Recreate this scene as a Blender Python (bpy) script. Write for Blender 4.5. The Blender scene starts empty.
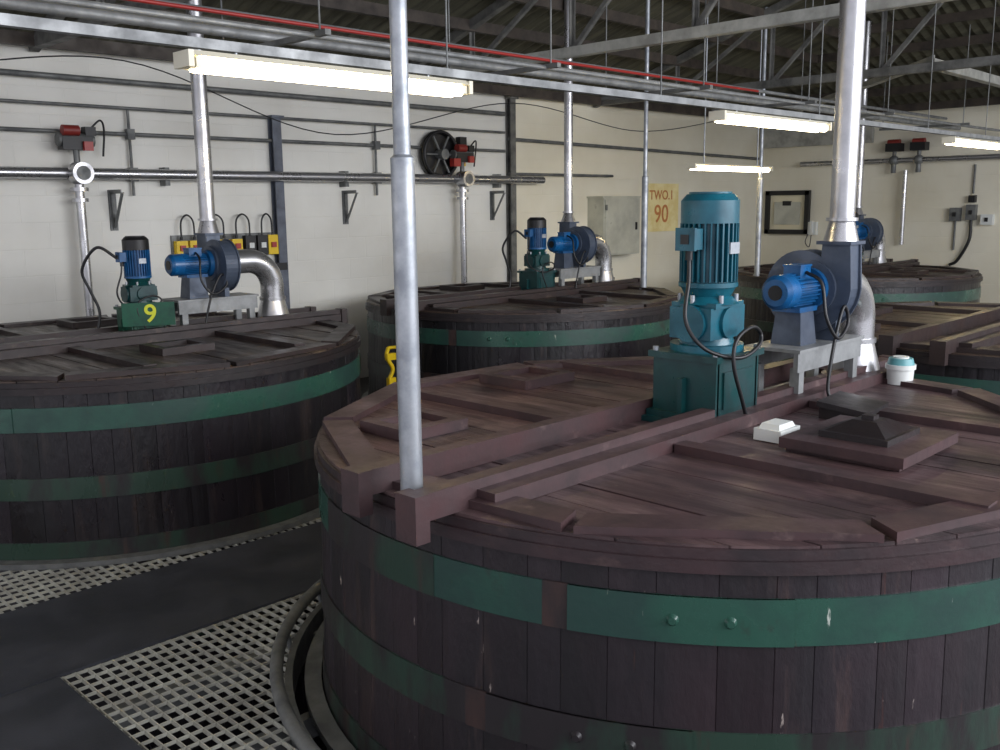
import bpy, bmesh, math, random
from mathutils import Vector, Matrix, Euler
random.seed(7)
sc = bpy.context.scene
sc.view_settings.view_transform = 'Standard'
sc.view_settings.exposure = 0.0
pi = math.pi

# ------------------------------------------------------------------ materials
def s2l(c):
    return tuple(((v/255)/12.92 if v/255 <= 0.04045 else ((v/255+0.055)/1.055)**2.4) for v in c) + (1,)

def pm(name, col, rough=0.5, metal=0.0, col2=None, nscale=4.0, stretch=(1,1,1), amt=(0.4,0.6),
       bump=0.0, bscale=None, col3=None, n3=2.0, s3=(1,1,1), amt3=(0.6,0.7), col4=None, n4=8, s4=(1,1,1), amt4=(0.68,0.72),
       col5=None, n5=8, s5=(1,1,1), amt5=(0.68,0.72), emis=0):
    m = bpy.data.materials.new(name); m.use_nodes = True
    nt = m.node_tree; N = nt.nodes; L = nt.links
    b = N['Principled BSDF']
    b.inputs['Base Color'].default_value = s2l(col)
    b.inputs['Roughness'].default_value = rough
    b.inputs['Metallic'].default_value = metal
    if emis:
        b.inputs['Emission Color'].default_value = s2l(col); b.inputs['Emission Strength'].default_value = emis
    tc = N.new('ShaderNodeTexCoord')
    def noise(scale, st, detail=6):
        mp = N.new('ShaderNodeMapping'); mp.inputs['Scale'].default_value = st
        L.new(tc.outputs['Object'], mp.inputs['Vector'])
        n = N.new('ShaderNodeTexNoise'); n.inputs['Scale'].default_value = scale
        n.inputs['Detail'].default_value = detail; n.inputs['Roughness'].default_value = 0.62
        L.new(mp.outputs['Vector'], n.inputs['Vector']); return n
    def ramp(n, a):
        r = N.new('ShaderNodeMapRange'); r.inputs['From Min'].default_value = a[0]; r.inputs['From Max'].default_value = a[1]
        L.new(n.outputs['Fac'], r.inputs['Value']); return r
    last = None
    if col2:
        n = noise(nscale, stretch); r = ramp(n, amt)
        mx = N.new('ShaderNodeMix'); mx.data_type = 'RGBA'
        mx.inputs['A'].default_value = s2l(col); mx.inputs['B'].default_value = s2l(col2)
        L.new(r.outputs['Result'], mx.inputs['Factor']); last = mx
        L.new(mx.outputs['Result'], b.inputs['Base Color'])
        r2 = N.new('ShaderNodeMapRange'); r2.inputs['To Min'].default_value = max(0.05, rough-0.12); r2.inputs['To Max'].default_value = min(1, rough+0.18)
        r2.inputs['From Min'].default_value = 0.3; r2.inputs['From Max'].default_value = 0.7
        L.new(n.outputs['Fac'], r2.inputs['Value']); L.new(r2.outputs['Result'], b.inputs['Roughness'])
    for c,nn,ss,aa in ((col3,n3,s3,amt3),(col4,n4,s4,amt4),(col5,n5,s5,amt5)):
        if not c: continue
        n = noise(nn, ss, 8); r = ramp(n, aa)
        mx = N.new('ShaderNodeMix'); mx.data_type = 'RGBA'
        if last: L.new(last.outputs['Result'], mx.inputs['A'])
        else: mx.inputs['A'].default_value = s2l(col)
        mx.inputs['B'].default_value = s2l(c)
        L.new(r.outputs['Result'], mx.inputs['Factor'])
        L.new(mx.outputs['Result'], b.inputs['Base Color']); last = mx
    if bump:
        n = noise(bscale or nscale*2, stretch)
        bp = N.new('ShaderNodeBump'); bp.inputs['Strength'].default_value = bump; bp.inputs['Distance'].default_value = 0.02
        L.new(n.outputs['Fac'], bp.inputs['Height']); L.new(bp.outputs['Normal'], b.inputs['Normal'])
    return m

def wall_mat(name, c1, c2, rotx=True):
    m = bpy.data.materials.new(name); m.use_nodes = True
    nt = m.node_tree; N = nt.nodes; L = nt.links; b = N['Principled BSDF']; b.inputs['Roughness'].default_value = 0.55
    tc = N.new('ShaderNodeTexCoord')
    sx = N.new('ShaderNodeSeparateXYZ'); L.new(tc.outputs['Object'], sx.inputs[0])
    ad = N.new('ShaderNodeMath'); ad.operation = 'ADD'; L.new(sx.outputs[0], ad.inputs[0]); L.new(sx.outputs[1], ad.inputs[1])
    cx = N.new('ShaderNodeCombineXYZ'); L.new(ad.outputs[0], cx.inputs[0]); L.new(sx.outputs[2], cx.inputs[1])
    br = N.new('ShaderNodeTexBrick'); br.inputs['Scale'].default_value = 1.0
    br.inputs['Brick Width'].default_value = 0.6; br.inputs['Row Height'].default_value = 0.3; br.inputs['Mortar Size'].default_value = 0.008
    br.inputs['Mortar Smooth'].default_value = 0.6
    L.new(cx.outputs[0], br.inputs['Vector'])
    n = N.new('ShaderNodeTexNoise'); n.inputs['Scale'].default_value = 0.7; n.inputs['Detail'].default_value = 8
    L.new(tc.outputs['Object'], n.inputs['Vector'])
    r = N.new('ShaderNodeMapRange'); r.inputs['From Min'].default_value = 0.4; r.inputs['From Max'].default_value = 0.7; L.new(n.outputs['Fac'], r.inputs['Value'])
    mx = N.new('ShaderNodeMix'); mx.data_type = 'RGBA'; mx.inputs['A'].default_value = s2l(c1); mx.inputs['B'].default_value = s2l(c2)
    L.new(r.outputs['Result'], mx.inputs['Factor']); L.new(mx.outputs['Result'], b.inputs['Base Color'])
    bp = N.new('ShaderNodeBump'); bp.inputs['Strength'].default_value = 0.3; bp.inputs['Distance'].default_value = 0.01; bp.invert = True
    L.new(br.outputs['Fac'], bp.inputs['Height']); L.new(bp.outputs['Normal'], b.inputs['Normal'])
    return m

M = {}
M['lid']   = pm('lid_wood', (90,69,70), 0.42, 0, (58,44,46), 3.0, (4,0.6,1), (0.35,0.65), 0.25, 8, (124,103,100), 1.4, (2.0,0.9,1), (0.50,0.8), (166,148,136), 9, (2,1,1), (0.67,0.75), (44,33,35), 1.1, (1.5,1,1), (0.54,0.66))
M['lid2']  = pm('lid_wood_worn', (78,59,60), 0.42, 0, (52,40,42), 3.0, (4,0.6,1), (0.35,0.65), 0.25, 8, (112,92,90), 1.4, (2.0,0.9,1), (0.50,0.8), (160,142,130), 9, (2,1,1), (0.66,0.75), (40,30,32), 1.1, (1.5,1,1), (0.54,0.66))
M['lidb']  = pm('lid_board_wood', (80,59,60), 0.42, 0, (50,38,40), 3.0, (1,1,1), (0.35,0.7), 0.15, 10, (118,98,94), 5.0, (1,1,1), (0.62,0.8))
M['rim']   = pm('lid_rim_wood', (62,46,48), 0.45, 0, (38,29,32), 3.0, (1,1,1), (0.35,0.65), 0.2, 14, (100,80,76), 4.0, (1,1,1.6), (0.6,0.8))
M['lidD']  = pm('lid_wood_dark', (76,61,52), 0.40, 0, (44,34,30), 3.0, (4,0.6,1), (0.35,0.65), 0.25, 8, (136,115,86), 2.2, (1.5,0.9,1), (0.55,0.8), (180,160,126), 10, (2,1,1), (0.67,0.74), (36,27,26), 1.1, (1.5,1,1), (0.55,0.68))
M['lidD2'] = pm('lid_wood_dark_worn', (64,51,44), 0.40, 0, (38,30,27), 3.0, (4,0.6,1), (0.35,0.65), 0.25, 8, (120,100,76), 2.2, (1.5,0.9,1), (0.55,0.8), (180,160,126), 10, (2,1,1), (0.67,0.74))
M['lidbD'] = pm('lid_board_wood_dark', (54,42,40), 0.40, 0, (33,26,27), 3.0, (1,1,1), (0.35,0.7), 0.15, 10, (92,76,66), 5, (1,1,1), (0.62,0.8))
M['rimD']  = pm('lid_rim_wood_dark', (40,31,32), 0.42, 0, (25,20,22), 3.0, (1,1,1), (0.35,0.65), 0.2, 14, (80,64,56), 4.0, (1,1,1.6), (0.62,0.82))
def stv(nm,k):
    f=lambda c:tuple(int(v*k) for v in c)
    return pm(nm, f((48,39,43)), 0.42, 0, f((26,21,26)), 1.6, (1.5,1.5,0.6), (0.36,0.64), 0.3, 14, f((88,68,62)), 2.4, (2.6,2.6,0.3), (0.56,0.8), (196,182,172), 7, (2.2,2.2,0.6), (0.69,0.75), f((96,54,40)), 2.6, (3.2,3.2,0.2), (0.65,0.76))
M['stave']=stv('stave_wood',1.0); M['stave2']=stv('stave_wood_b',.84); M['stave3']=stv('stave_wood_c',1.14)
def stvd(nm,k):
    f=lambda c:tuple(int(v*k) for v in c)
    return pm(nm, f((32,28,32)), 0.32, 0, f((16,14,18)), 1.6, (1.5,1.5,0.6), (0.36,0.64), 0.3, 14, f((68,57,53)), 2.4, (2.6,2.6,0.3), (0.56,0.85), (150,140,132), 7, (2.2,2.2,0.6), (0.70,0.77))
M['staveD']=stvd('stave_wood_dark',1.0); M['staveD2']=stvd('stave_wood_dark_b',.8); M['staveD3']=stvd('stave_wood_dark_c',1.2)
M['band']  = pm('green_band_paint', (44,80,68), 0.3, 0, (34,62,56), 2.4, (1,1,1), (0.42,0.62), 0.08, 20, (48,42,42), 1.6, (1,1,0.8), (0.60,0.66), (178,184,174), 12, (1.8,1.8,0.5), (0.67,0.72), (74,50,42), 3, (2.4,2.4,0.3), (0.66,0.74))
M['bandO'] = pm('green_band_worn', (42,62,52), 0.35, 0, (38,34,36), 2.0, (1.2,1.2,0.4), (0.44,0.55), 0.1, 20, (60,47,44), 4.0, (2,2,0.4), (0.58,0.7))
M['rust']  = pm('rust_stain', (62,42,38), 0.6, 0, (38,31,32), 5, (1,1,0.4), (0.4,0.6))
M['steel'] = pm('stainless_steel', (200,200,200), 0.28, 0.85, (165,165,168), 3, (1,1,1), (0.3,0.7))
M['galv']  = pm('galvanised_steel', (176,180,184), 0.42, 0.6, (145,150,156), 8, (1,1,1), (0.35,0.65))
M['galvd'] = pm('dull_galvanised', (124,126,124), 0.55, 0.4, (96,98,98), 5, (1,1,1), (0.35,0.65))
M['rail']  = pm('rail_galvanised', (150,152,152), 0.5, 0.3, (118,120,120), 5, (1,1,1), (0.35,0.65))
M['grate'] = pm('grating_steel', (200,200,188), 0.5, 0.2, (150,148,138), 3, (1,1,1), (0.35,0.65))
M['mat']   = pm('rubber_mat', (48,50,56), 0.5, 0, (62,64,72), 2.0, (1,1,1), (0.4,0.7), 0.1, 60)
M['slab']  = pm('dark_floor', (48,46,46), 0.6, 0, (66,62,60), 1.5, (1,1,1), (0.4,0.7))
M['teal']  = pm('motor_teal', (18,92,108), 0.32, 0, (14,72,88), 6, (1,1,1), (0.4,0.7))
M['teald'] = pm('stand_dark_green', (14,62,62), 0.35, 0, (10,46,50), 6, (1,1,1), (0.4,0.7))
M['green'] = pm('stand_green', (16,80,58), 0.4, 0, (12,58,46), 6, (1,1,1), (0.4,0.7))
M['blue']  = pm('motor_blue', (18,88,142), 0.32, 0, (14,68,112), 6, (1,1,1), (0.4,0.7))
M['fan']   = pm('fan_casing_paint', (78,88,104), 0.42, 0.2, (58,67,82), 5, (1,1,1), (0.4,0.7))
M['black'] = pm('black_plastic', (22,22,24), 0.45)
M['white'] = pm('white_plastic', (215,218,214), 0.4)
M['aqua']  = pm('aqua_plastic', (90,150,155), 0.4)
M['yellow']= pm('yellow_paint', (225,190,20), 0.4)
M['lime']  = pm('number_yellow', (200,205,50), 0.4)
M['red']   = pm('red_paint', (160,46,40), 0.4)
M['dred']  = pm('dark_red_paint', (130,44,38), 0.45)
M['lampbody'] = pm('lamp_housing', (226,220,198), 0.4)
M['tube']  = pm('lamp_tube', (255,236,192), 0.4, emis=17.0)
M['roof']  = pm('roof_sheet', (100,98,80), 0.7, 0, (66,64,52), 1.5, (4,0.5,1), (0.35,0.65))
M['truss'] = pm('truss_paint', (112,112,108), 0.5, 0.1, (76,76,74), 4, (1,1,1), (0.4,0.65))
M['wbeam'] = pm('white_beam_paint', (180,180,172), 0.5, 0, (145,145,138), 4, (1,1,1), (0.4,0.65))
M['purlin']= pm('purlin_paint', (68,60,52), 0.6, 0, (46,40,36), 4, (1,1,1), (0.4,0.65))
M['col']   = pm('column_paint', (98,104,116), 0.5, 0.1, (76,80,90), 4, (1,1,1), (0.4,0.65))
M['cab']   = pm('cabinet_steel', (196,196,182), 0.35, 0.2, (172,172,160), 2, (1,1,1), (0.4,0.65))
M['paper'] = pm('notice_paper', (238,224,168), 0.6, 0, (226,206,140), 3, (1,1,1), (.4,.6))
M['pale']  = pm('pale_panel', (222,214,184), 0.6)
M['ink']   = pm('notice_ink', (196,126,70), 0.6)
M['wallw'] = wall_mat('white_painted_block', (230,229,221), (212,210,201))
M['wallc'] = wall_mat('cream_painted_block', (230,225,206), (216,209,186))

# ------------------------------------------------------------------ builder
class B:
    def __init__(self): self.bm = bmesh.new(); self.ms = []
    def slot(self, m):
        if m not in self.ms: self.ms.append(m)
        return self.ms.index(m)
    def face(self, vs, m, smooth=False):
        try: f = self.bm.faces.new(vs)
        except ValueError: return
        f.material_index = self.slot(m); f.smooth = smooth
    def V(self, p): return self.bm.verts.new(p)
    def box(self, c, s, m, rot=(0,0,0), top=(1,1)):
        R = Euler(rot).to_matrix(); c = Vector(c); v = []
        for z in (-.5,.5):
            k = top if z > 0 else (1,1)
            for x,y in ((-.5,-.5),(.5,-.5),(.5,.5),(-.5,.5)):
                v.append(self.V(c + R @ Vector((x*s[0]*k[0], y*s[1]*k[1], z*s[2]))))
        for q in ((3,2,1,0),(4,5,6,7),(0,1,5,4),(1,2,6,5),(2,3,7,6),(3,0,4,7)): self.face([v[i] for i in q], m)
    def cyl(self, p1, p2, r, m, r2=None, seg=24, caps=True, smooth=True):
        p1 = Vector(p1); p2 = Vector(p2); r2 = r if r2 is None else r2
        d = (p2-p1).normalized(); a = d.orthogonal().normalized(); b = d.cross(a)
        rings = []
        for p,rr in ((p1,r),(p2,r2)):
            rings.append([p + (a*math.cos(t*2*pi/seg)+b*math.sin(t*2*pi/seg))*rr for t in range(seg)])
        A = [self.V(x) for x in rings[0]]; C = [self.V(x) for x in rings[1]]
        for i in range(seg):
            j=(i+1)%seg; self.face([A[i],A[j],C[j],C[i]], m, smooth)
        if caps:
            if r>1e-4: self.face([self.V(x) for x in reversed(rings[0])], m)
            if r2>1e-4: self.face([self.V(x) for x in rings[1]], m)
    def tube(self, pts, r, m, seg=10, caps=True):
        pts = [Vector(p) for p in pts]; n=len(pts)
        rr = r if isinstance(r,(list,tuple)) else [r]*n
        d0=(pts[1]-pts[0]).normalized(); a=d0.orthogonal().normalized(); prev=None; rings=[]
        for i,p in enumerate(pts):
            d = (pts[min(i+1,n-1)]-pts[max(i-1,0)]).normalized()
            a = (a - d*a.dot(d)).normalized(); b=d.cross(a)
            cur=[self.V(p+(a*math.cos(t*2*pi/seg)+b*math.sin(t*2*pi/seg))*rr[i]) for t in range(seg)]
            if prev:
                for k in range(seg):
                    j=(k+1)%seg; self.face([prev[k],prev[j],cur[j],cur[k]], m, True)
            prev=cur; rings.append(cur)
        if caps:
            self.face([self.V(v.co) for v in reversed(rings[0])], m); self.face([self.V(v.co) for v in rings[-1]], m)
    def prism(self, poly, lo, hi, m, f=lambda x,y,z: (x,y,z), smooth=False):
        a=[self.V(f(x,y,lo)) for x,y in poly]; b=[self.V(f(x,y,hi)) for x,y in poly]
        self.face(list(reversed(a)), m); self.face(b, m); n=len(poly)
        if smooth:
            a=[self.V(f(x,y,lo)) for x,y in poly]; b=[self.V(f(x,y,hi)) for x,y in poly]
        for i in range(n):
            j=(i+1)%n; self.face([a[i],a[j],b[j],b[i]], m, smooth)
    def ring(self, ri, ro, z0, z1, m, seg=96, ro1=None, c=(0,0), a0=0, a1=2*pi):
        ro1 = ro if ro1 is None else ro1; full = abs(a1-a0-2*pi)<1e-6
        n = seg if full else seg+1
        def cc(r,z): return [self.V((c[0]+r*math.cos(a0+(a1-a0)*i/seg), c[1]+r*math.sin(a0+(a1-a0)*i/seg), z)) for i in range(n)]
        for (r0,za,r1,zb) in ((ro,z0,ro1,z1),(ro1,z1,ri,z1),(ri,z1,ri,z0),(ri,z0,ro,z0)):
            A=cc(r0,za); C=cc(r1,zb)
            for i in range(seg):
                j=(i+1)%n; self.face([A[i],A[j],C[j],C[i]], m, True)
    def sphere(self, c, r, m, sc=(1,1,1), seg=16, half=False):
        c=Vector(c); rows=[]
        n=seg//2
        for i in range(n+1):
            ph = (pi/2)*(i/n) if half else -pi/2+pi*i/n
            rows.append([self.V(c+Vector((r*sc[0]*math.cos(ph)*math.cos(2*pi*k/seg), r*sc[1]*math.cos(ph)*math.sin(2*pi*k/seg), r*sc[2]*math.sin(ph)))) for k in range(seg)])
        for i in range(n):
            for k in range(seg):
                j=(k+1)%seg; self.face([rows[i][k],rows[i][j],rows[i+1][j],rows[i+1][k]], m, True)
    def obj(self, name, loc=(0,0,0), parent=None):
        me = bpy.data.meshes.new(name); self.bm.to_mesh(me); self.bm.free()
        for m in self.ms: me.materials.append(M[m])
        o = bpy.data.objects.new(name, me); sc.collection.objects.link(o); o.location = loc
        if parent: o.parent = parent
        return o

def crom(pts, k=8):
    P=[Vector(p) for p in pts]; P=[P[0]*2-P[1]]+P+[P[-1]*2-P[-2]]; out=[]
    for i in range(1,len(P)-2):
        for s in range(k):
            t=s/k; a,b,c,d=P[i-1],P[i],P[i+1],P[i+2]
            out.append(0.5*((2*b)+(c-a)*t+(2*a-5*b+4*c-d)*t*t+(3*b-3*c+d-a)*t**3))
    out.append(P[-2]); return out

# ------------------------------------------------------------------ vats
LID = 1.35
def vat(loc, R=2.0, dark=False, near=False):
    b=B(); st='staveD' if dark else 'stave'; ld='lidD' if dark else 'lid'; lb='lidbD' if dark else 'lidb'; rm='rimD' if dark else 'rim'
    zt=1.25; zb=-2.4
    def rad(z): return R + (zt-z)*0.022
    ws=[random.uniform(.6,1.4) for _ in range(76)]; tot=sum(ws); a=0; acc=[]
    for w_ in ws: acc.append((a, a+2*pi*w_/tot)); a+=2*pi*w_/tot
    for a0,a1 in acc:
        jr=random.uniform(-.0015,.0015); sm=st+random.choice(['','','2','3'])
        prof=[(a0,-.003),(a0+.0012,0),(a0+.018,0.002),(a1-.018,0.002),(a1-.0012,0),(a1,-.003)]
        lo=[];hi=[]
        for a,dr in prof:
            for z,lst in ((zb,lo),(zt,hi)):
                r=rad(z)+dr+jr; lst.append(b.V((r*math.cos(a),r*math.sin(a),z)))
        for k in range(5): b.face([lo[k],lo[k+1],hi[k+1],hi[k]], sm)
    for z0,z1,mt in ((0.98,1.155,'band'),(0.48,0.64,'bandO'),(0.03,0.16,'bandO'),(-0.7,-0.55,'bandO')):
        b.ring(rad(z0)-.01, rad(z0)+.012, z0, z1, mt, 128, rad(z1)+.012)
    for jb,zz0,zz1,mt in ((3.47,.98,1.155,'band'),(1.2,.98,1.155,'band'),(5.6,.98,1.155,'band'),(3.3,.48,.64,'bandO')):
        b.ring(rad(zz0), rad(zz0)+.0125, zz0-.002, zz1+.002, 'rust', 6, rad(zz1)+.0125, a0=jb,a1=jb+.05)
        b.ring(rad(zz0), rad(zz0)+.018, zz0, zz1, mt, 24, rad(zz1)+.018, a0=jb+.05,a1=jb+.45)
        zc=(zz0+zz1)/2
        for da in (.24,.34):
            a=jb+da; r=rad(zc)+.018
            p=Vector((r*math.cos(a),r*math.sin(a),zc)); n=Vector((math.cos(a),math.sin(a),0))
            b.cyl(p,p+n*.014,.024,mt,.014,14)
    if near: # older, worn stretch of the top hoop
        b.ring(rad(.98), rad(.98)+.0135, .978, 1.157, 'bandO', 24, rad(1.155)+.0135, a0=2.75,a1=3.22)
    # lid
    b.ring(R-.25,R+.03,1.25,1.30,rm,128); b.ring(R-.25,R+.015,1.30,1.338,rm,128)
    b.prism([((R-.1)*math.cos(2*pi*i/64),(R-.1)*math.sin(2*pi*i/64)) for i in range(64)],1.26,1.30,lb)
    w=.215; x=-R
    while x < R-0.01:
        x0=max(x+.003,-R+.002); x1=min(x+w-.003,R-.002); xs=[x0+(x1-x0)*k/6 for k in range(7)]
        up=[(q, math.sqrt(max(R*R-q*q,0))) for q in xs]; dn=[(q,-y) for q,y in up]
        b.prism(dn+list(reversed(up)),1.30,LID+random.uniform(-.003,.003),ld+random.choice(['','','2']))
        x+=w
    n=11; off=0.09
    for i in range(n):
        a0=off+2*pi*i/n+.012; a1=off+2*pi*(i+1)/n-.012; ro=R+.005; ri=R-.16
        b.prism([(ri*math.cos(a0),ri*math.sin(a0)),(ro*math.cos(a0),ro*math.sin(a0)),(ro*math.cos(a1),ro*math.sin(a1)),(ri*math.cos(a1),ri*math.sin(a1))],
                LID-.002,LID+.03+.006*(i%2),lb)
    def beam(y,x0,x1,wd=.08,h=.11):
        b.box(((x0+x1)/2,y,LID+h/2),(x1-x0,wd,h),lb)
        s=-1 if y<0 else 1
        b.box(((x0+x1)/2+.1,y+s*.08,LID+.035),(x1-x0-.35,.12,.07),lb)
        for e,q in ((x0,-1),(x1,1)):
            b.box((e+q*.03,y,LID+h/2-.035),(.07,wd+.04,h+.08),lb)
    beam(-.23,-R-.14,R+.12); beam(.2,-R-.08,R+.02)
    def bat(x,y0,y1,wd=.1,h=.045): b.box((x,(y0+y1)/2,LID+h/2),(wd,abs(y1-y0),h),lb)
    bat(-.62,-.38,-1.8); bat(.75,-.38,-1.72); bat(-.6,.35,1.75,.07); bat(.85,.35,1.65,.07)
    def hatch(x,y,sx,sy,cover=False):
        for (cx,cy,ax,ay) in ((x-sx/2,y,.07,sy+.07),(x+sx/2,y,.07,sy+.07),(x,y-sy/2,sx-.07,.07),(x,y+sy/2,sx-.07,.07)):
            b.box((cx,cy,LID+.03),(ax,ay,.06),lb)
        b.box((x,y,LID+.012),(sx-.07,sy-.07,.02),ld)
        if cover:
            b.box((x,y,LID+.045),(sx+.12,sy+.12,.05),lb)
            b.box((x,y,LID+.08),(sx*.7,sy*.7,.04),'rimD')
            b.box((x,y,LID+.125),(sx*.62,sy*.62,.05),'rimD',top=(.4,.4))
            b.box((x,y,LID+.155),(.06,.06,.03),'rimD')
    hatch(-1.2,.93,.36,.32); hatch(.25,1.45,.42,.36)
    if near:
        hatch(.03,-1.03,.54,.48,True)
        b.box((.66,-.66,LID+.07),(.36,.28,.03),'rimD',rot=(.12,0,0.1)); b.box((.66,-.66,LID+.03),(.32,.24,.06),'rimD')
    else: hatch(.0,-1.0,.4,.36)
    b.ring(rad(0)+.02,rad(0)+.11,0.0,0.04,'galvd',96)
    return b.obj('wooden_fermentation_vat',loc)

VN=(4.42,2.92); VL=(3.76,8.6); VC=(9.12,8.59); VR=(9.75,2.94); VF=(15.8,7.2)
vat((VN[0],VN[1],0),2.02,False,True)
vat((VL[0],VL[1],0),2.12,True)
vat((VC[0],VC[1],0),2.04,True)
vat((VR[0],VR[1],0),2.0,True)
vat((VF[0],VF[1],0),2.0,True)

b=B(); b.ring(2.22,2.26,-.12,.06,'galvd',96)
b.tube([(2.3*math.cos(2*pi*i/96),2.3*math.sin(2*pi*i/96),.13) for i in range(97)],.036,'galvd',10,False)
for i in range(24):
    a=2*pi*i/24; b.cyl((2.28*math.cos(a),2.28*math.sin(a),0),(2.3*math.cos(a),2.3*math.sin(a),.12),.015,'galvd',seg=8)
b.obj('circular_kerb_rail',(VN[0],VN[1],0))

# ------------------------------------------------------------------ gear motor
def gearmotor(x,y,stand='teald',body='teal',cowl='teal',num=None,S=1.0,gb=None):
    root=bpy.data.objects.new('agitator_gear_motor',None); sc.collection.objects.link(root); root.location=(x,y,LID)
    gb=gb or body
    b=B()
    b.box((0,0,.015),(.56,.5,.03),stand)
    b.box((0,0,.045),(.5,.44,.04),stand)
    for sx in (-1,1):
        b.box((sx*.2,0,.2),(.03,.4,.32),stand)
        b.box((sx*.235,0,.15),(.04,.03,.22),stand)
    b.box((0,.17,.2),(.4,.03,.32),stand)
    b.box((0,-.185,.2),(.4,.03,.32),stand)
    b.box((0,0,.375),(.48,.44,.035),stand)
    b.box((0,-.205,.2),(.3,.012,.2),stand)
    for sx in (-.21,.21):
        for sy in (-.19,.19):
            b.cyl((sx,sy,.39),(sx,sy,.415),.018,'galv',seg=6)
    b.obj('stand',parent=root)
    b=B()
    b.cyl((0,0,.39),(0,0,.43),.2,gb); b.cyl((0,0,.43),(0,0,.47),.15,gb,.14)
    b.box((0,0,.55),(.34,.26,.17),gb); b.cyl((-.19,0,.55),(.19,0,.55),.1,gb)
    b.cyl((0,-.15,.55),(0,.15,.55),.085,gb)
    b.box((0,0,.645),(.28,.28,.03),gb)
    b.cyl((0,0,.65),(0,0,.69),.17,gb,.13); b.cyl((0,0,.69),(0,0,.74),.125,gb,.15)
    for k in range(6):
        a=k*pi/3; b.cyl((.15*math.cos(a),.15*math.sin(a),.655),(.15*math.cos(a),.15*math.sin(a),.70),.014,'galv',seg=6)
    b.obj('gearbox',parent=root)
    b=B()
    b.cyl((0,0,.74),(0,0,.765),.16,body); b.cyl((0,0,.76),(0,0,1.1),.128,body)
    for k in range(30):
        a=2*pi*k/30; b.box((.14*math.cos(a),.14*math.sin(a),.925),(.034,.009,.31),body,rot=(0,0,a))
    b.cyl((0,0,1.08),(0,0,1.2),.156,cowl); b.cyl((0,0,1.2),(0,0,1.235),.156,cowl,.125)
    b.cyl((0,0,1.235),(0,0,1.24),.1,'black')
    for k in range(5): b.ring(.02+.022*k,.026+.022*k,1.236,1.246,cowl,24)
    b.box((-.19,.0,1.0),(.08,.11,.11),body); b.box((-.225,.0,1.0),(.02,.12,.12),body); b.box((-.237,0,1.0),(.005,.05,.05),'black')
    b.cyl((-.19,.0,.945),(-.19,.0,.89),.02,'black',seg=10)
    b.box((0,-.155,.95),(.09,.012,.06),'galv')
    b.obj('motor',parent=root)
    b=B()
    b.tube(crom([(-.19,.0,.9),(-.22,-.02,.78),(-.3,-.06,.58),(-.27,-.16,.44),(-.1,-.26,.38),(.1,-.26,.42),(.16,-.24,.48),(.05,-.25,.53),(-.12,-.26,.48),(-.16,-.27,.35),(-.08,-.28,.15),(0,-.27,.02)]),.011,'black',8)
    b.obj('cable',parent=root)
    if num:
        b=B(); b.box((0,0,0),(.6,.02,.28),'green'); o=b.obj('number_plate',parent=root); o.location=(-.05,-.32,.32); o.rotation_euler=(0,0,-.45)
        cu=bpy.data.curves.new('number',type='FONT'); cu.body=num; cu.size=.3; cu.extrude=.004; cu.offset=.004; cu.align_x='CENTER'; cu.align_y='CENTER'
        cu.materials.append(M['lime']); t=bpy.data.objects.new('number',cu); sc.collection.objects.link(t); t.parent=o
        t.location=(.02,-.016,.0); t.rotation_euler=(pi/2,0,0)
    root.scale=(S,S,S)
    return root

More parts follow.
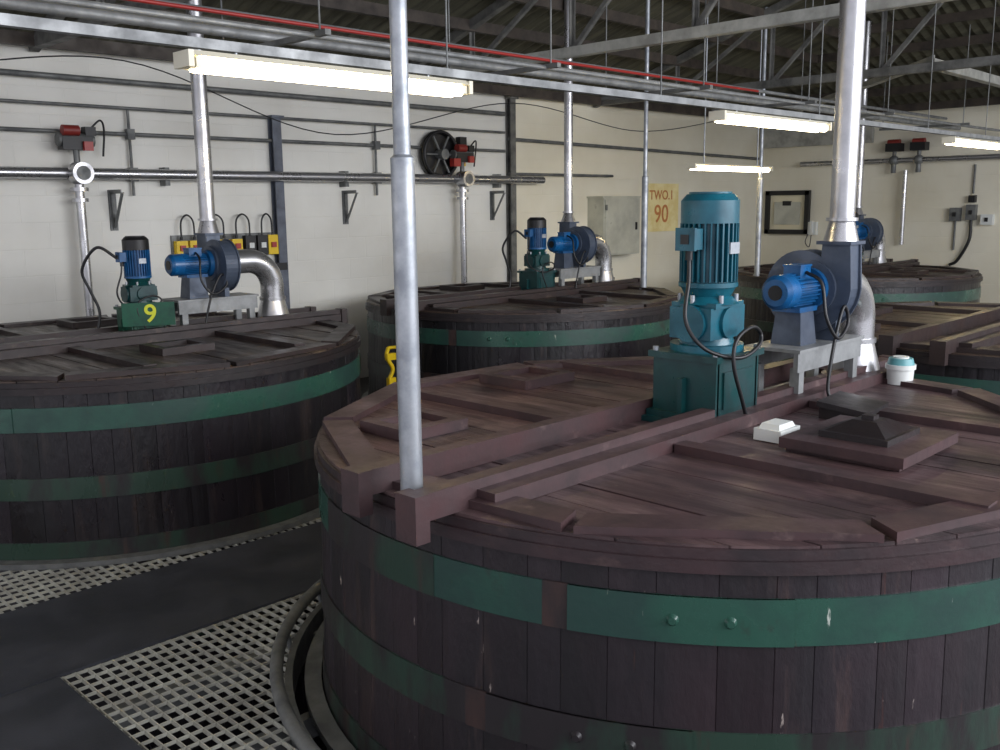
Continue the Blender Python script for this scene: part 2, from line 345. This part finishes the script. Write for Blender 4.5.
# ------------------------------------------------------------------ blower
def blower(x,y,side=-1,top=5.2,pr=.085):
    root=bpy.data.objects.new('centrifugal_blower',None); sc.collection.objects.link(root); root.location=(x,y,LID)
    zc=.66; hw=.07; du=.27
    poly=[(.28,du),(.29,0)]
    for i in range(1,31):
        th=-math.radians(300)*i/30; r=.29-.08*i/30; poly.append((r*math.cos(th),r*math.sin(th)))
    poly.append((.11,du))
    f=lambda p,q,w:(w,side*(p-.05),zc+q)
    b=B(); b.prism(poly,-hw,hw,'fan',f)
    for w in (-hw,hw):
        out=[(p*1.06,q*1.06) if q<du-.02 else (p*1.04,q) for p,q in poly]
        b.prism(out,w-.007,w+.007,'fan',f)
    b.cyl((-hw-.03,0,zc),(-hw,0,zc),.17,'fan'); b.cyl((hw,0,zc),(hw+.035,0,zc),.15,'fan'); b.cyl((hw+.035,0,zc),(hw+.05,0,zc),.17,'fan')
    for k in range(8):
        a=k*pi/4; b.cyl((hw+.05,.145*math.cos(a),zc+.145*math.sin(a)),(hw+.065,.145*math.cos(a),zc+.145*math.sin(a)),.012,'galv',seg=6)
    b.box((0,side*.145,zc+du+.01),(.2,.22,.02),'fan')
    b.box((0,0,.42),(.05,.3,.24),'fan')
    b.obj('fan_casing',parent=root)
    b=B(); m='blue'
    b.cyl((-hw-.03,0,zc),(-hw-.07,0,zc),.13,m); b.cyl((-hw-.06,0,zc),(-hw-.36,0,zc),.084,m)
    for k in range(24):
        a=2*pi*k/24; b.box((-hw-.2,.093*math.cos(a),zc+.093*math.sin(a)),(.24,.024,.008),m,rot=(a,0,0))
    b.cyl((-hw-.32,0,zc),(-hw-.42,0,zc),.104,m); b.cyl((-hw-.42,0,zc),(-hw-.445,0,zc),.104,m,.08)
    b.cyl((-hw-.445,0,zc),(-hw-.449,0,zc),.045,'black')
    b.box((-hw-.19,0,zc+.11),(.13,.11,.07),m); b.box((-hw-.19,0,zc+.15),(.14,.12,.012),m)
    b.box((-hw-.2,0,zc-.11),(.22,.18,.03),m)
    b.obj('motor',parent=root)
    b=B()
    b.box((-.1,-.15,.26),(.84,.03,.12),'rail'); b.box((-.1,.15,.26),(.84,.03,.12),'rail')
    b.box((-.1,0,.325),(.86,.36,.02),'rail')
    for xx in (-.46,.26):
        for yy in (-.13,.13): b.box((xx,yy,.12),(.06,.06,.2),'rail')
    b.box((-.1,0,.015),(.9,.36,.03),'rail')
    b.box((-hw-.2,0,.43),(.2,.2,.22),'fan',top=(.8,.8))
    b.obj('bed_frame',parent=root)
    b=B()
    pts=[(hw+.05,0,zc),(hw+.22,0,zc)]
    cx=hw+.26; rr=.27
    pts.append((cx,0,zc))
    for i in range(1,11):
        a=pi/2*i/10; pts.append((cx+rr*math.sin(a),0,zc-rr+rr*math.cos(a)))
    pts+= [(cx+rr,0,.26)]
    b.tube(pts,.12,'steel',20)
    b.cyl((hw+.05,0,zc),(hw+.07,0,zc),.16,'steel')
    b.cyl((cx+rr,0,.26),(cx+rr,0,.02),.12,'steel',.18); b.cyl((cx+rr,0,.0),(cx+rr,0,.03),.21,'steel'); b.cyl((cx+rr,0,.25),(cx+rr,0,.28),.135,'steel')
    b.obj('inlet_elbow',parent=root)
    b=B()
    yy=side*.145; zz=zc+du+.02
    b.cyl((0,yy,zz),(0,yy,zz+.12),.105,'steel',pr); b.cyl((0,yy,zz+.1),(0,yy,top-LID),pr,'steel',seg=28)
    b.cyl((0,yy,zz+.12),(0,yy,zz+.14),pr+.02,'steel')
    b.obj('discharge_pipe',parent=root)
    b=B()
    b.tube(crom([(-hw-.19,-.06,zc+.11),(-.28,-.17,zc+.05),(-.3,-.22,zc-.15),(-.2,-.25,zc-.28),(-.05,-.24,zc-.2),(-.1,-.23,zc-.1),(-.22,-.24,zc-.3),(-.3,-.25,.1),(-.3,-.28,.01)]),.011,'black',8)
    b.obj('cable',parent=root)
    return root

def roofz(x,y): return 4.4+.33*min(11.4-y,20.0-x)
gearmotor(4.5,2.85); blower(5.63,2.78,-1,roofz(5.63,2.6)-.02,.074)
gearmotor(3.93,8.62,'green','blue','black','9',.76,'teald'); blower(4.75,8.62,1,roofz(4.7,8.8)-.02,.075)
gearmotor(9.42,8.62,'teald','blue','black',None,.82,'teald'); blower(10.15,8.55,1,roofz(10,8.7)-.02,.06)
gearmotor(15.7,7.2,'teald','blue','black',None,.8); blower(16.5,7.3,1,roofz(16.5,7.4)-.02,.06)

# ------------------------------------------------------------------ poles
def pole(x,y,z0,ztop,r1=.036,r2=.05,zs=2.65):
    b=B(); b.cyl((0,0,z0),(0,0,zs),r2,'galv'); b.cyl((0,0,zs),(0,0,zs+.012),r2,'galv',r1); b.cyl((0,0,zs),(0,0,ztop),r1,'galv')
    b.cyl((0,0,z0),(0,0,z0+.02),r2+.02,'galv'); b.obj('steel_support_pole',(x,y,0))
pole(2.375,2.865,LID,roofz(2.4,2.9)-.02,.033,.046,2.72)
pole(10.9,7.95,LID,roofz(10.9,7.95)-.02,.03,.045,2.9)
pole(14.0,7.95,LID,roofz(14,7.95)-.02,.03,.045,2.9)

for (x,y) in ((6.22,2.46),(5.62,8.95)):
    b=B(); b.cyl((0,0,0),(0,0,.1),.08,'white',.085); b.cyl((0,0,.1),(0,0,.13),.095,'white'); b.cyl((0,0,.13),(0,0,.17),.085,'aqua',.075); b.cyl((0,0,.17),(0,0,.18),.05,'white')
    b.obj('vent_cap',(x,y,LID+.002))
b=B(); b.box((0,0,.03),(.2,.15,.06),'white'); b.box((0,0,.07),(.17,.12,.03),'white',top=(.8,.8)); b.cyl((.1,0,.035),(.13,0,.035),.015,'black',seg=10); b.obj('sensor_box',(4.34,2.32,LID+.002))

b=B(); b.tube(crom([(0,0,1.0),(-.05,-.03,.9),(.02,-.05,.75),(-.03,-.03,.6),(.02,-.05,.45)]),.025,'yellow',8); b.box((0,-.04,.9),(.13,.05,.08),'yellow'); b.box((0,-.04,.6),(.1,.06,.1),'yellow'); b.cyl((0,0,1.0),(.15,-.02,1.0),.02,'yellow',seg=10)
b.obj('yellow_hose_valve',(6.93,8.72,-.1))

# ------------------------------------------------------------------ floor
def inside(x,y):
    return (x-VN[0])**2+(y-VN[1])**2<2.24**2 or (x-VL[0])**2+(y-VL[1])**2<2.2**2
b=B(); gx0,gx1,gy0,gy1=0.0,6.4,2.6,7.4
sx_,sy_=.07,.095; t=.007; hgt=.025
nx=int((gx1-gx0)/sx_); ny=int((gy1-gy0)/sy_)
for i in range(nx+1):
    x=gx0+i*sx_; run=None
    for j in range(ny+1):
        y=gy0+j*sy_
        ok = not inside(x,y)
        if ok and run is None: run=y
        if (not ok or j==ny) and run is not None:
            e=y if ok else y-sy_
            if e>run: b.box((x,(run+e)/2,-hgt/2),(t,e-run,hgt),'grate')
            run=None
for j in range(ny+1):
    y=gy0+j*sy_; run=None
    for i in range(nx+1):
        x=gx0+i*sx_; ok=not inside(x,y)
        if ok and run is None: run=x
        if (not ok or i==nx) and run is not None:
            e=x if ok else x-sx_
            if e>run: b.box(((run+e)/2,y,-hgt/2+.002),(e-run,t,hgt*.7),'grate')
            run=None
for y in (3.9,4.7,5.7): b.box((1.6,y,-.1),(3.0,.06,.12),'galvd')
b.obj('walkway_grating')
b=B(); b.box((2.0,5.72,.008),(7.6,1.1,.016),'mat'); b.obj('rubber_mat')
b=B(); b.box((.2,3.9,.008),(3.05,2.5,.016),'mat'); b.obj('rubber_mat')
b=B()
b.box((13.2,2.7,-.1),(13.6,17.6,.2),'slab'); b.box((3.2,9.45,-.1),(6.4,4.1,.2),'slab'); b.box((-2.0,2.7,-.1),(4.0,17.6,.2),'slab')
b.box((3.2,-1.75,-.1),(6.4,8.6,.2),'slab'); b.box((8,3,-2.5),(26,20,.1),'slab')
b.obj('floor')

# ------------------------------------------------------------------ walls & roof
b=B(); b.box((3.8,11.5,.9),(15.8,.2,7.4),'wallw'); b.obj('wall_left')
b=B(); b.box((15.95,11.5,.9),(8.5,.2,7.4),'wallc'); b.obj('wall_left_rear')
b=B(); b.box((20.1,2.6,.9),(.2,18,7.4),'wallc'); b.obj('wall_back')
b=B(); ylo=-1.0; sl=.33
x=-4.0; k=0
while x<20.1:
    x1=x+.1; oa=.035*(k%2); ob=.035*((k+1)%2)
    ya=max(ylo,x-8.6); yb=max(ylo,x1-8.6)
    if ya<11.6:
        b.face([b.V((x,11.6,4.334+oa)),b.V((x1,11.6,4.334+ob)),b.V((x1,yb,4.4+sl*(11.4-yb)+ob)),b.V((x,ya,4.4+sl*(11.4-ya)+oa))],'roof')
    x=x1;k+=1
y=ylo;k=0
while y<11.5:
    y1=y+.1; oa=.035*(k%2); ob=.035*((k+1)%2); xa=y+8.5; xb=y1+8.5
    b.face([b.V((20.2,y,4.334+oa)),b.V((20.2,y1,4.334+ob)),b.V((xb,y1,4.4+sl*(20-xb)+ob)),b.V((xa,y,4.4+sl*(20-xa)+oa))],'roof')
    y=y1;k+=1
b.obj('ceiling')
b=B()
for yy in [11.2-.8*i for i in range(15)]:
    xe=yy+8.6; zz=4.4+.33*(11.4-yy)-.1
    b.box(((-4+xe)/2,yy,zz),(xe+4,.08,.14),'purlin')
    b.box((20-(11.4-yy),(yy+ylo)/2,zz),(.08,yy-ylo,.14),'purlin')
b.obj('roof_purlins')
def angle(b,p,q,w,m):
    p=Vector(p);q=Vector(q);d=q-p; L=d.length; R=d.to_track_quat('Z','Y').to_matrix(); c=(p+q)/2
    for s in ((w,.012,0,0),(.012,w,-w/2,w/2)):
        v=[]
        for z in (-.5,.5):
            for x,y in ((-.5,-.5),(.5,-.5),(.5,.5),(-.5,.5)): v.append(b.V(c+R@Vector((x*s[0]+s[2],y*s[1]+s[3],z*L))))
        for f in ((3,2,1,0),(4,5,6,7),(0,1,5,4),(1,2,6,5),(2,3,7,6),(3,0,4,7)): b.face([v[i] for i in f],m)
for X in (4.2,9.2,14.0):
    b=B(); zb=4.3; ye=-.9; y0=11.35
    yk=[y0-(y0-ye)*i/7 for i in range(8)]
    angle(b,(X,y0,zb),(X,ye,zb),.11,'wbeam' if X==9.2 else 'truss')
    top=lambda y: roofz(X,y)-.18
    angle(b,(X,y0,4.27),(X,max(ye,X-8.6),roofz(X,max(ye,X-8.6))-.18),.1,'truss')
    for i in range(1,8):
        angle(b,(X,yk[i],zb),(X,yk[i],top(yk[i])),.05,'truss')
        if i<7: angle(b,(X,yk[i],zb),(X,yk[i+1],top(yk[i+1])),.05,'truss')
    b.obj('roof_truss')
b=B(); angle(b,(14,5.4,4.35),(19.95,5.4,4.3),.12,'wbeam'); angle(b,(14,5.4,4.4),(19.9,11.3,4.25),.12,'wbeam')
b.box((19.92,10.0,3.98),(.12,2.5,.5),'wbeam')
b.obj('hip_bracing')

# ------------------------------------------------------------------ lamps
def lamp(x0,x1,y,z,rodz):
    cx=(x0+x1)/2; L=x1-x0
    b=B(); f=lambda p,q,w:(w,p,q)
    b.prism([(-.08,-.0),(.08,-.0),(.045,.03),(-.045,.03)],-L/2,L/2,'lampbody',f)
    for s in (-1,1):
        b.box((s*(L/2+.01),0,-.015),(.03,.16,.08),'lampbody')
        b.box((s*(L/2-.04),0,-.03),(.04,.14,.05),'lampbody')
    for yy in (-.04,.04): b.cyl((-L/2+.05,yy,-.036),(L/2-.05,yy,-.036),.034,'tube',seg=14)
    for s in (-.35,.35): b.cyl((s*L,0,.025),(s*L,0,rodz-z),.01,'galv',seg=8)
    b.obj('fluorescent_light',(cx,y,z))
ZL=3.29
for x0,x1 in ((-2.6,-.6),(2.43,4.32),(7.35,9.3),(12.7,14.7)): lamp(x0,x1,4.6,ZL,3.335)
for x0,x1 in ((12.1,14.3),): lamp(x0,x1,8.0,3.08,roofz(x1,8)-.05)

# ------------------------------------------------------------------ services
b=B(); b.box((8,4.6,3.36),(24,.055,.05),'rail')
for X in (1,4.2,6.5,9.2,12,14,17): b.cyl((X,4.6,3.38),(X,4.6,roofz(X,4.6)-.05),.006,'galvd',seg=8)
b.obj('lighting_support_rail')
b=B()
b.cyl((-4,7,3.9),(19.8,7,3.9),.04,'rail',seg=14); b.cyl((-4,7.25,4.1),(19.8,7.25,4.1),.025,'rail',seg=10); b.cyl((-4,6.9,4.02),(12,6.9,4.02),.016,'red',seg=8)
b.cyl((-4,6.0,3.76),(19.8,6.0,3.76),.02,'rail',seg=10); b.cyl((-4,6.3,3.82),(19.8,6.3,3.82),.025,'wbeam',seg=10)
for X in (1.5,4.2,6.7,9.2,11.6,14,17):
    b.box((X,6.6,3.77),(.05,1.5,.04),'galvd'); b.cyl((X,7.3,3.78),(X,7.3,roofz(X,7.3)-.04),.008,'galvd',seg=8); b.cyl((X,5.95,3.78),(X,5.95,roofz(X,5.95)-.04),.008,'galvd',seg=8)
b.tube(crom([(-1,9.5,4.1),(2,9.5,3.75),(4.4,9.6,4.0),(7,9.7,3.4),(10,9.6,3.95),(13,9.6,3.7),(16,9.5,4.1)],12),.007,'black',8)
b.obj('overhead_pipes')
b=B(); Y=11.22
b.cyl((-4,Y,2.95),(12.4,Y,2.95),.065,'steel',seg=20); b.sphere((12.4,Y,2.95),.065,'steel')
for X in (1,3.2,5.6,8.3,11.4): b.box((X,11.33,2.93),(.06,.16,.22),'galvd')
b.obj('wall_process_pipe')
b=B()
for z,r in ((3.42,.024),(3.72,.02),(4.02,.035)): b.cyl((-4,11.33,z),(11.6,11.33,z),r,'galvd',seg=10)
for X in (5.2,8.9): b.cyl((X,11.34,3.7),(X,11.34,2.7),.018,'galvd',seg=8); b.box((X,11.32,2.95),(.1,.08,.16),'galvd'); b.box((X,11.32,3.42),(.09,.08,.12),'galvd')
b.cyl((11.7,11.33,3.62),(19.9,11.33,3.5),.03,'galvd',seg=10); b.cyl((11.7,11.33,3.05),(14.5,11.33,3.05),.025,'galvd',seg=10)
b.obj('wall_conduits')
def column(X,m,z1=4.4,w=.16):
    b=B(); b.box((X,11.28,z1/2),(w,.02,z1),m); b.box((X,11.38,z1/2),(w,.02,z1),m); b.box((X,11.33,z1/2),(.02,.1,z1),m); b.box((X,11.3,z1-.02),(w+.06,.14,.03),m)
    b.obj('steel_wall_column')
column(7.2,'col',3.75,.13); column(11.75,'truss',4.3,.12)

def bracket(X,z=2.75):
    b=B(); angle(b,(0,0,0),(0,0,-.45),.04,'galvd'); angle(b,(0,0,-.02),(0,-.28,-.02),.04,'galvd'); angle(b,(0,-.26,-.03),(0,0,-.43),.03,'galvd')
    b.box((0,.02,-.22),(.09,.02,.48),'galvd'); b.obj('wall_bracket',(X,11.37,z))
for X in (4.95,8.35,11.35): bracket(X)

def valve(X,big=False):
    b=B()
    b.cyl((0,0,-.1),(0,0,-1.9),.05,'steel',seg=18)
    b.sphere((0,0,0),.13,'steel'); b.cyl((0,-.02,0),(0,-.16,0),.12,'steel'); b.cyl((0,-.16,0),(0,-.165,0),.08,'galvd'); b.cyl((0,0,-.16),(0,0,-.2),.1,'steel'); b.cyl((0,0,-.28),(0,0,-.32),.09,'steel')
    b.cyl((0,0,.1),(0,0,.26),.035,'galvd'); b.box((0,0,.33),(.34,.16,.14),'black'); b.cyl((-.2,0,.37),(.2,0,.37),.075,'galvd',seg=16)
    b.cyl((-.16,-.06,.47),(.02,-.06,.47),.06,'dred',seg=14); b.box((.16,0,.47),(.12,.12,.1),'black'); b.box((.1,-.1,.3),(.1,.05,.1),'red')
    b.tube(crom([(.18,0,.5),(.3,0,.6),(.36,.05,.5),(.34,.08,.2)]),.012,'black',6)
    b.obj('actuated_valve',(X,11.2,2.95))
valve(4.5); valve(10.5)
b=B(); b.cyl((0,0,0),(0,-.04,0),.36,'black',seg=40)
b.tube([(.34*math.cos(2*pi*i/36),-.1,.34*math.sin(2*pi*i/36)) for i in range(37)],.03,'black',8,False)
for k in range(6):
    a=k*pi/3; b.cyl((0,-.1,0),(.34*math.cos(a),-.1,.34*math.sin(a)),.018,'galvd',seg=8)
b.cyl((0,-.04,0),(0,-.2,0),.08,'galvd'); b.box((.22,-.18,-.12),(.14,.1,.12),'red'); b.box((.42,-.1,-.1),(.12,.08,.14),'yellow'); b.box((.42,-.15,-.1),(.06,.03,.06),'red')
b.box((.45,-.08,.2),(.14,.1,.16),'black')
b.obj('valve_handwheel',(10.1,11.34,3.32))

b=B(); xs=[5.75,5.93,6.12,6.34,6.52,6.72,6.9,7.06]; cols=['yellow','yellow','galvd','yellow','yellow','black','black','yellow']
b.box((6.4,11.38,2.06),(1.5,.03,.3),'galvd')
for i,(X,c) in enumerate(zip(xs,cols)):
    b.box((X,11.33,2.05),(.15,.1,.18 if i<5 else .26),c); b.box((X,11.27,2.05),(.07,.03,.07),'red' if c=='yellow' else 'white')
    b.cyl((X,11.3,2.15),(X,11.3,2.19),.02,'black',seg=8)
    if i%2==0 and i<7:
        X2=xs[i+1]; b.tube(crom([(X,11.3,2.17),(X+.01,11.3,2.38),((X+X2)/2,11.3,2.46),(X2-.01,11.3,2.38),(X2,11.3,2.17)]),.012,'black',6)
b.box((7.0,11.3,1.75),(.5,.08,.1),'black')
b.obj('isolator_switch_row')
for mx,my in ((3.93,8.62),(9.42,8.62)):
    b=B(); b.tube(crom([(mx-.17,my+.03,2.1),(mx-.32,my+.1,2.2),(mx-.42,my+.22,2.0),(mx-.36,my+.22,1.8),(mx-.3,my+.2,1.6),(mx-.35,my+.2,LID+.012)]),.014,'black',6); b.obj('power_cable')

b=B(); b.box((0,0,0),(1.1,.38,1.05),'cab'); b.box((0,-.2,0),(1.04,.02,.99),'cab'); b.box((.4,-.225,0),(.03,.03,.14),'black'); b.box((0,0,.54),(1.16,.38,.03),'cab')
for z in (-.35,.35): b.box((-.5,-.215,z),(.04,.03,.1),'galvd')
b.obj('electrical_cabinet',(14.4,11.208,2.12))
root=bpy.data.objects.new('wall_notice',None); sc.collection.objects.link(root); root.location=(16.15,11.38,2.45)
b=B(); b.box((0,0,0),(1.2,.02,.95),'paper'); b.obj('board',parent=root)
for s,z,si in (('TWO.1','.24',.26),('90','-.14',.5)):
    cu=bpy.data.curves.new('lettering',type='FONT'); cu.body=s; cu.size=si; cu.offset=.003; cu.extrude=.002; cu.align_x='CENTER'; cu.align_y='CENTER'; cu.materials.append(M['ink'])
    t_=bpy.data.objects.new('lettering',cu); sc.collection.objects.link(t_); t_.parent=root; t_.location=(0,-.015,float(z)); t_.rotation_euler=(pi/2,0,0)

b=B()
for (yy,zz,sy,sz) in ((-.48,0,.1,.95),(.48,0,.1,.95),(0,.43,1.05,.1),(0,-.43,1.05,.1)): b.box((0,yy,zz),(.1,sy,sz),'black')
b.box((.03,0,0),(.02,.9,.8),'pale'); b.box((-.01,0,-.02),(.03,.62,.5),'cab'); b.box((-.02,0,.2),(.04,.2,.1),'black'); b.obj('black_wall_frame',(19.93,10.62,2.30))
b=B(); b.box((0,0,0),(.1,.2,.28),'white'); b.box((-.06,0,.03),(.05,.06,.26),'white'); b.tube(crom([(-.05,.08,-.12),(-.08,.12,-.3),(-.05,.04,-.4),(-.05,0,-.14)]),.01,'black',6); b.obj('wall_telephone',(19.94,10.0,1.95))
b=B(); b.cyl((0,-9,0),(0,2.2,0),.05,'steel',seg=14)
for yy in (-.35,.15):
    b.cyl((0,yy,.0),(0,yy,.2),.04,'galvd'); b.box((0,yy,.26),(.22,.3,.16),'black'); b.cyl((-.04,yy-.12,.36),(-.04,yy+.12,.36),.06,'dred',seg=14); b.cyl((0,yy,-.02),(0,yy,-.25),.05,'galvd'); b.sphere((0,yy,0),.1,'galvd')
b.cyl((0,-.1,-.2),(0,-.1,-1.7),.045,'steel',seg=14)
b.obj('valve_manifold_pipe',(19.85,8.1,3.34))
b=B()
for yy,zz,sy,sz,c in ((0,0,.2,.26,'galvd'),(-.3,.04,.18,.3,'galvd'),(-.3,.3,.12,.14,'black'),(-.6,-.1,.22,.2,'white')):
    b.box((-.05,yy,zz),(.12,sy,sz),c); b.box((-.12,yy,zz),(.03,.06,.08),'black')
b.cyl((-.03,.0,-.1),(-.03,.0,-.7),.02,'galvd',seg=8); b.cyl((-.03,-.3,.4),(-.03,-.3,.96),.02,'galvd',seg=8); b.tube(crom([(-.05,-.3,-.1),(-.08,-.3,-.5),(-.06,-.1,-.9),(-.05,.05,-1.0)]),.03,'black',6)
b.obj('wall_switch_boxes',(19.99,7.0,2.25))

# ------------------------------------------------------------------ world, camera
w=bpy.data.worlds.new('World'); sc.world=w; w.use_nodes=True
w.node_tree.nodes['Background'].inputs[0].default_value=(.88,.89,1.0,1); w.node_tree.nodes['Background'].inputs[1].default_value=1.15
def area(loc,tgt,size,e,col):
    l=bpy.data.lights.new('daylight','AREA'); l.shape='RECTANGLE'; l.size=size[0]; l.size_y=size[1]; l.energy=e; l.color=col
    o=bpy.data.objects.new('window_daylight',l); sc.collection.objects.link(o); o.location=loc; o.rotation_euler=(Vector(tgt)-Vector(loc)).to_track_quat('-Z','Y').to_euler()
area((8,-5.5,4.5),(7,8,2.8),(12,3),1300,(.93,.95,1.0))
cam=bpy.data.cameras.new('cam'); cam.sensor_width=36; cam.lens=34.2; co=bpy.data.objects.new('camera',cam); sc.collection.objects.link(co)
F=Vector((.71,.704,0)).normalized(); p=math.radians(10.15); r=Vector((F.y,-F.x,0)); fw=F*math.cos(p)-Vector((0,0,1))*math.sin(p); up=r.cross(fw)
rho=.0118; cr=r*math.cos(rho)-up*math.sin(rho); cu_=up*math.cos(rho)+r*math.sin(rho)
mt=Matrix((( cr.x,cu_.x,-fw.x,0),(cr.y,cu_.y,-fw.y,0),(cr.z,cu_.z,-fw.z,2.54),(0,0,0,1)))
co.matrix_world=mt; cam.clip_start=.05; sc.camera=co
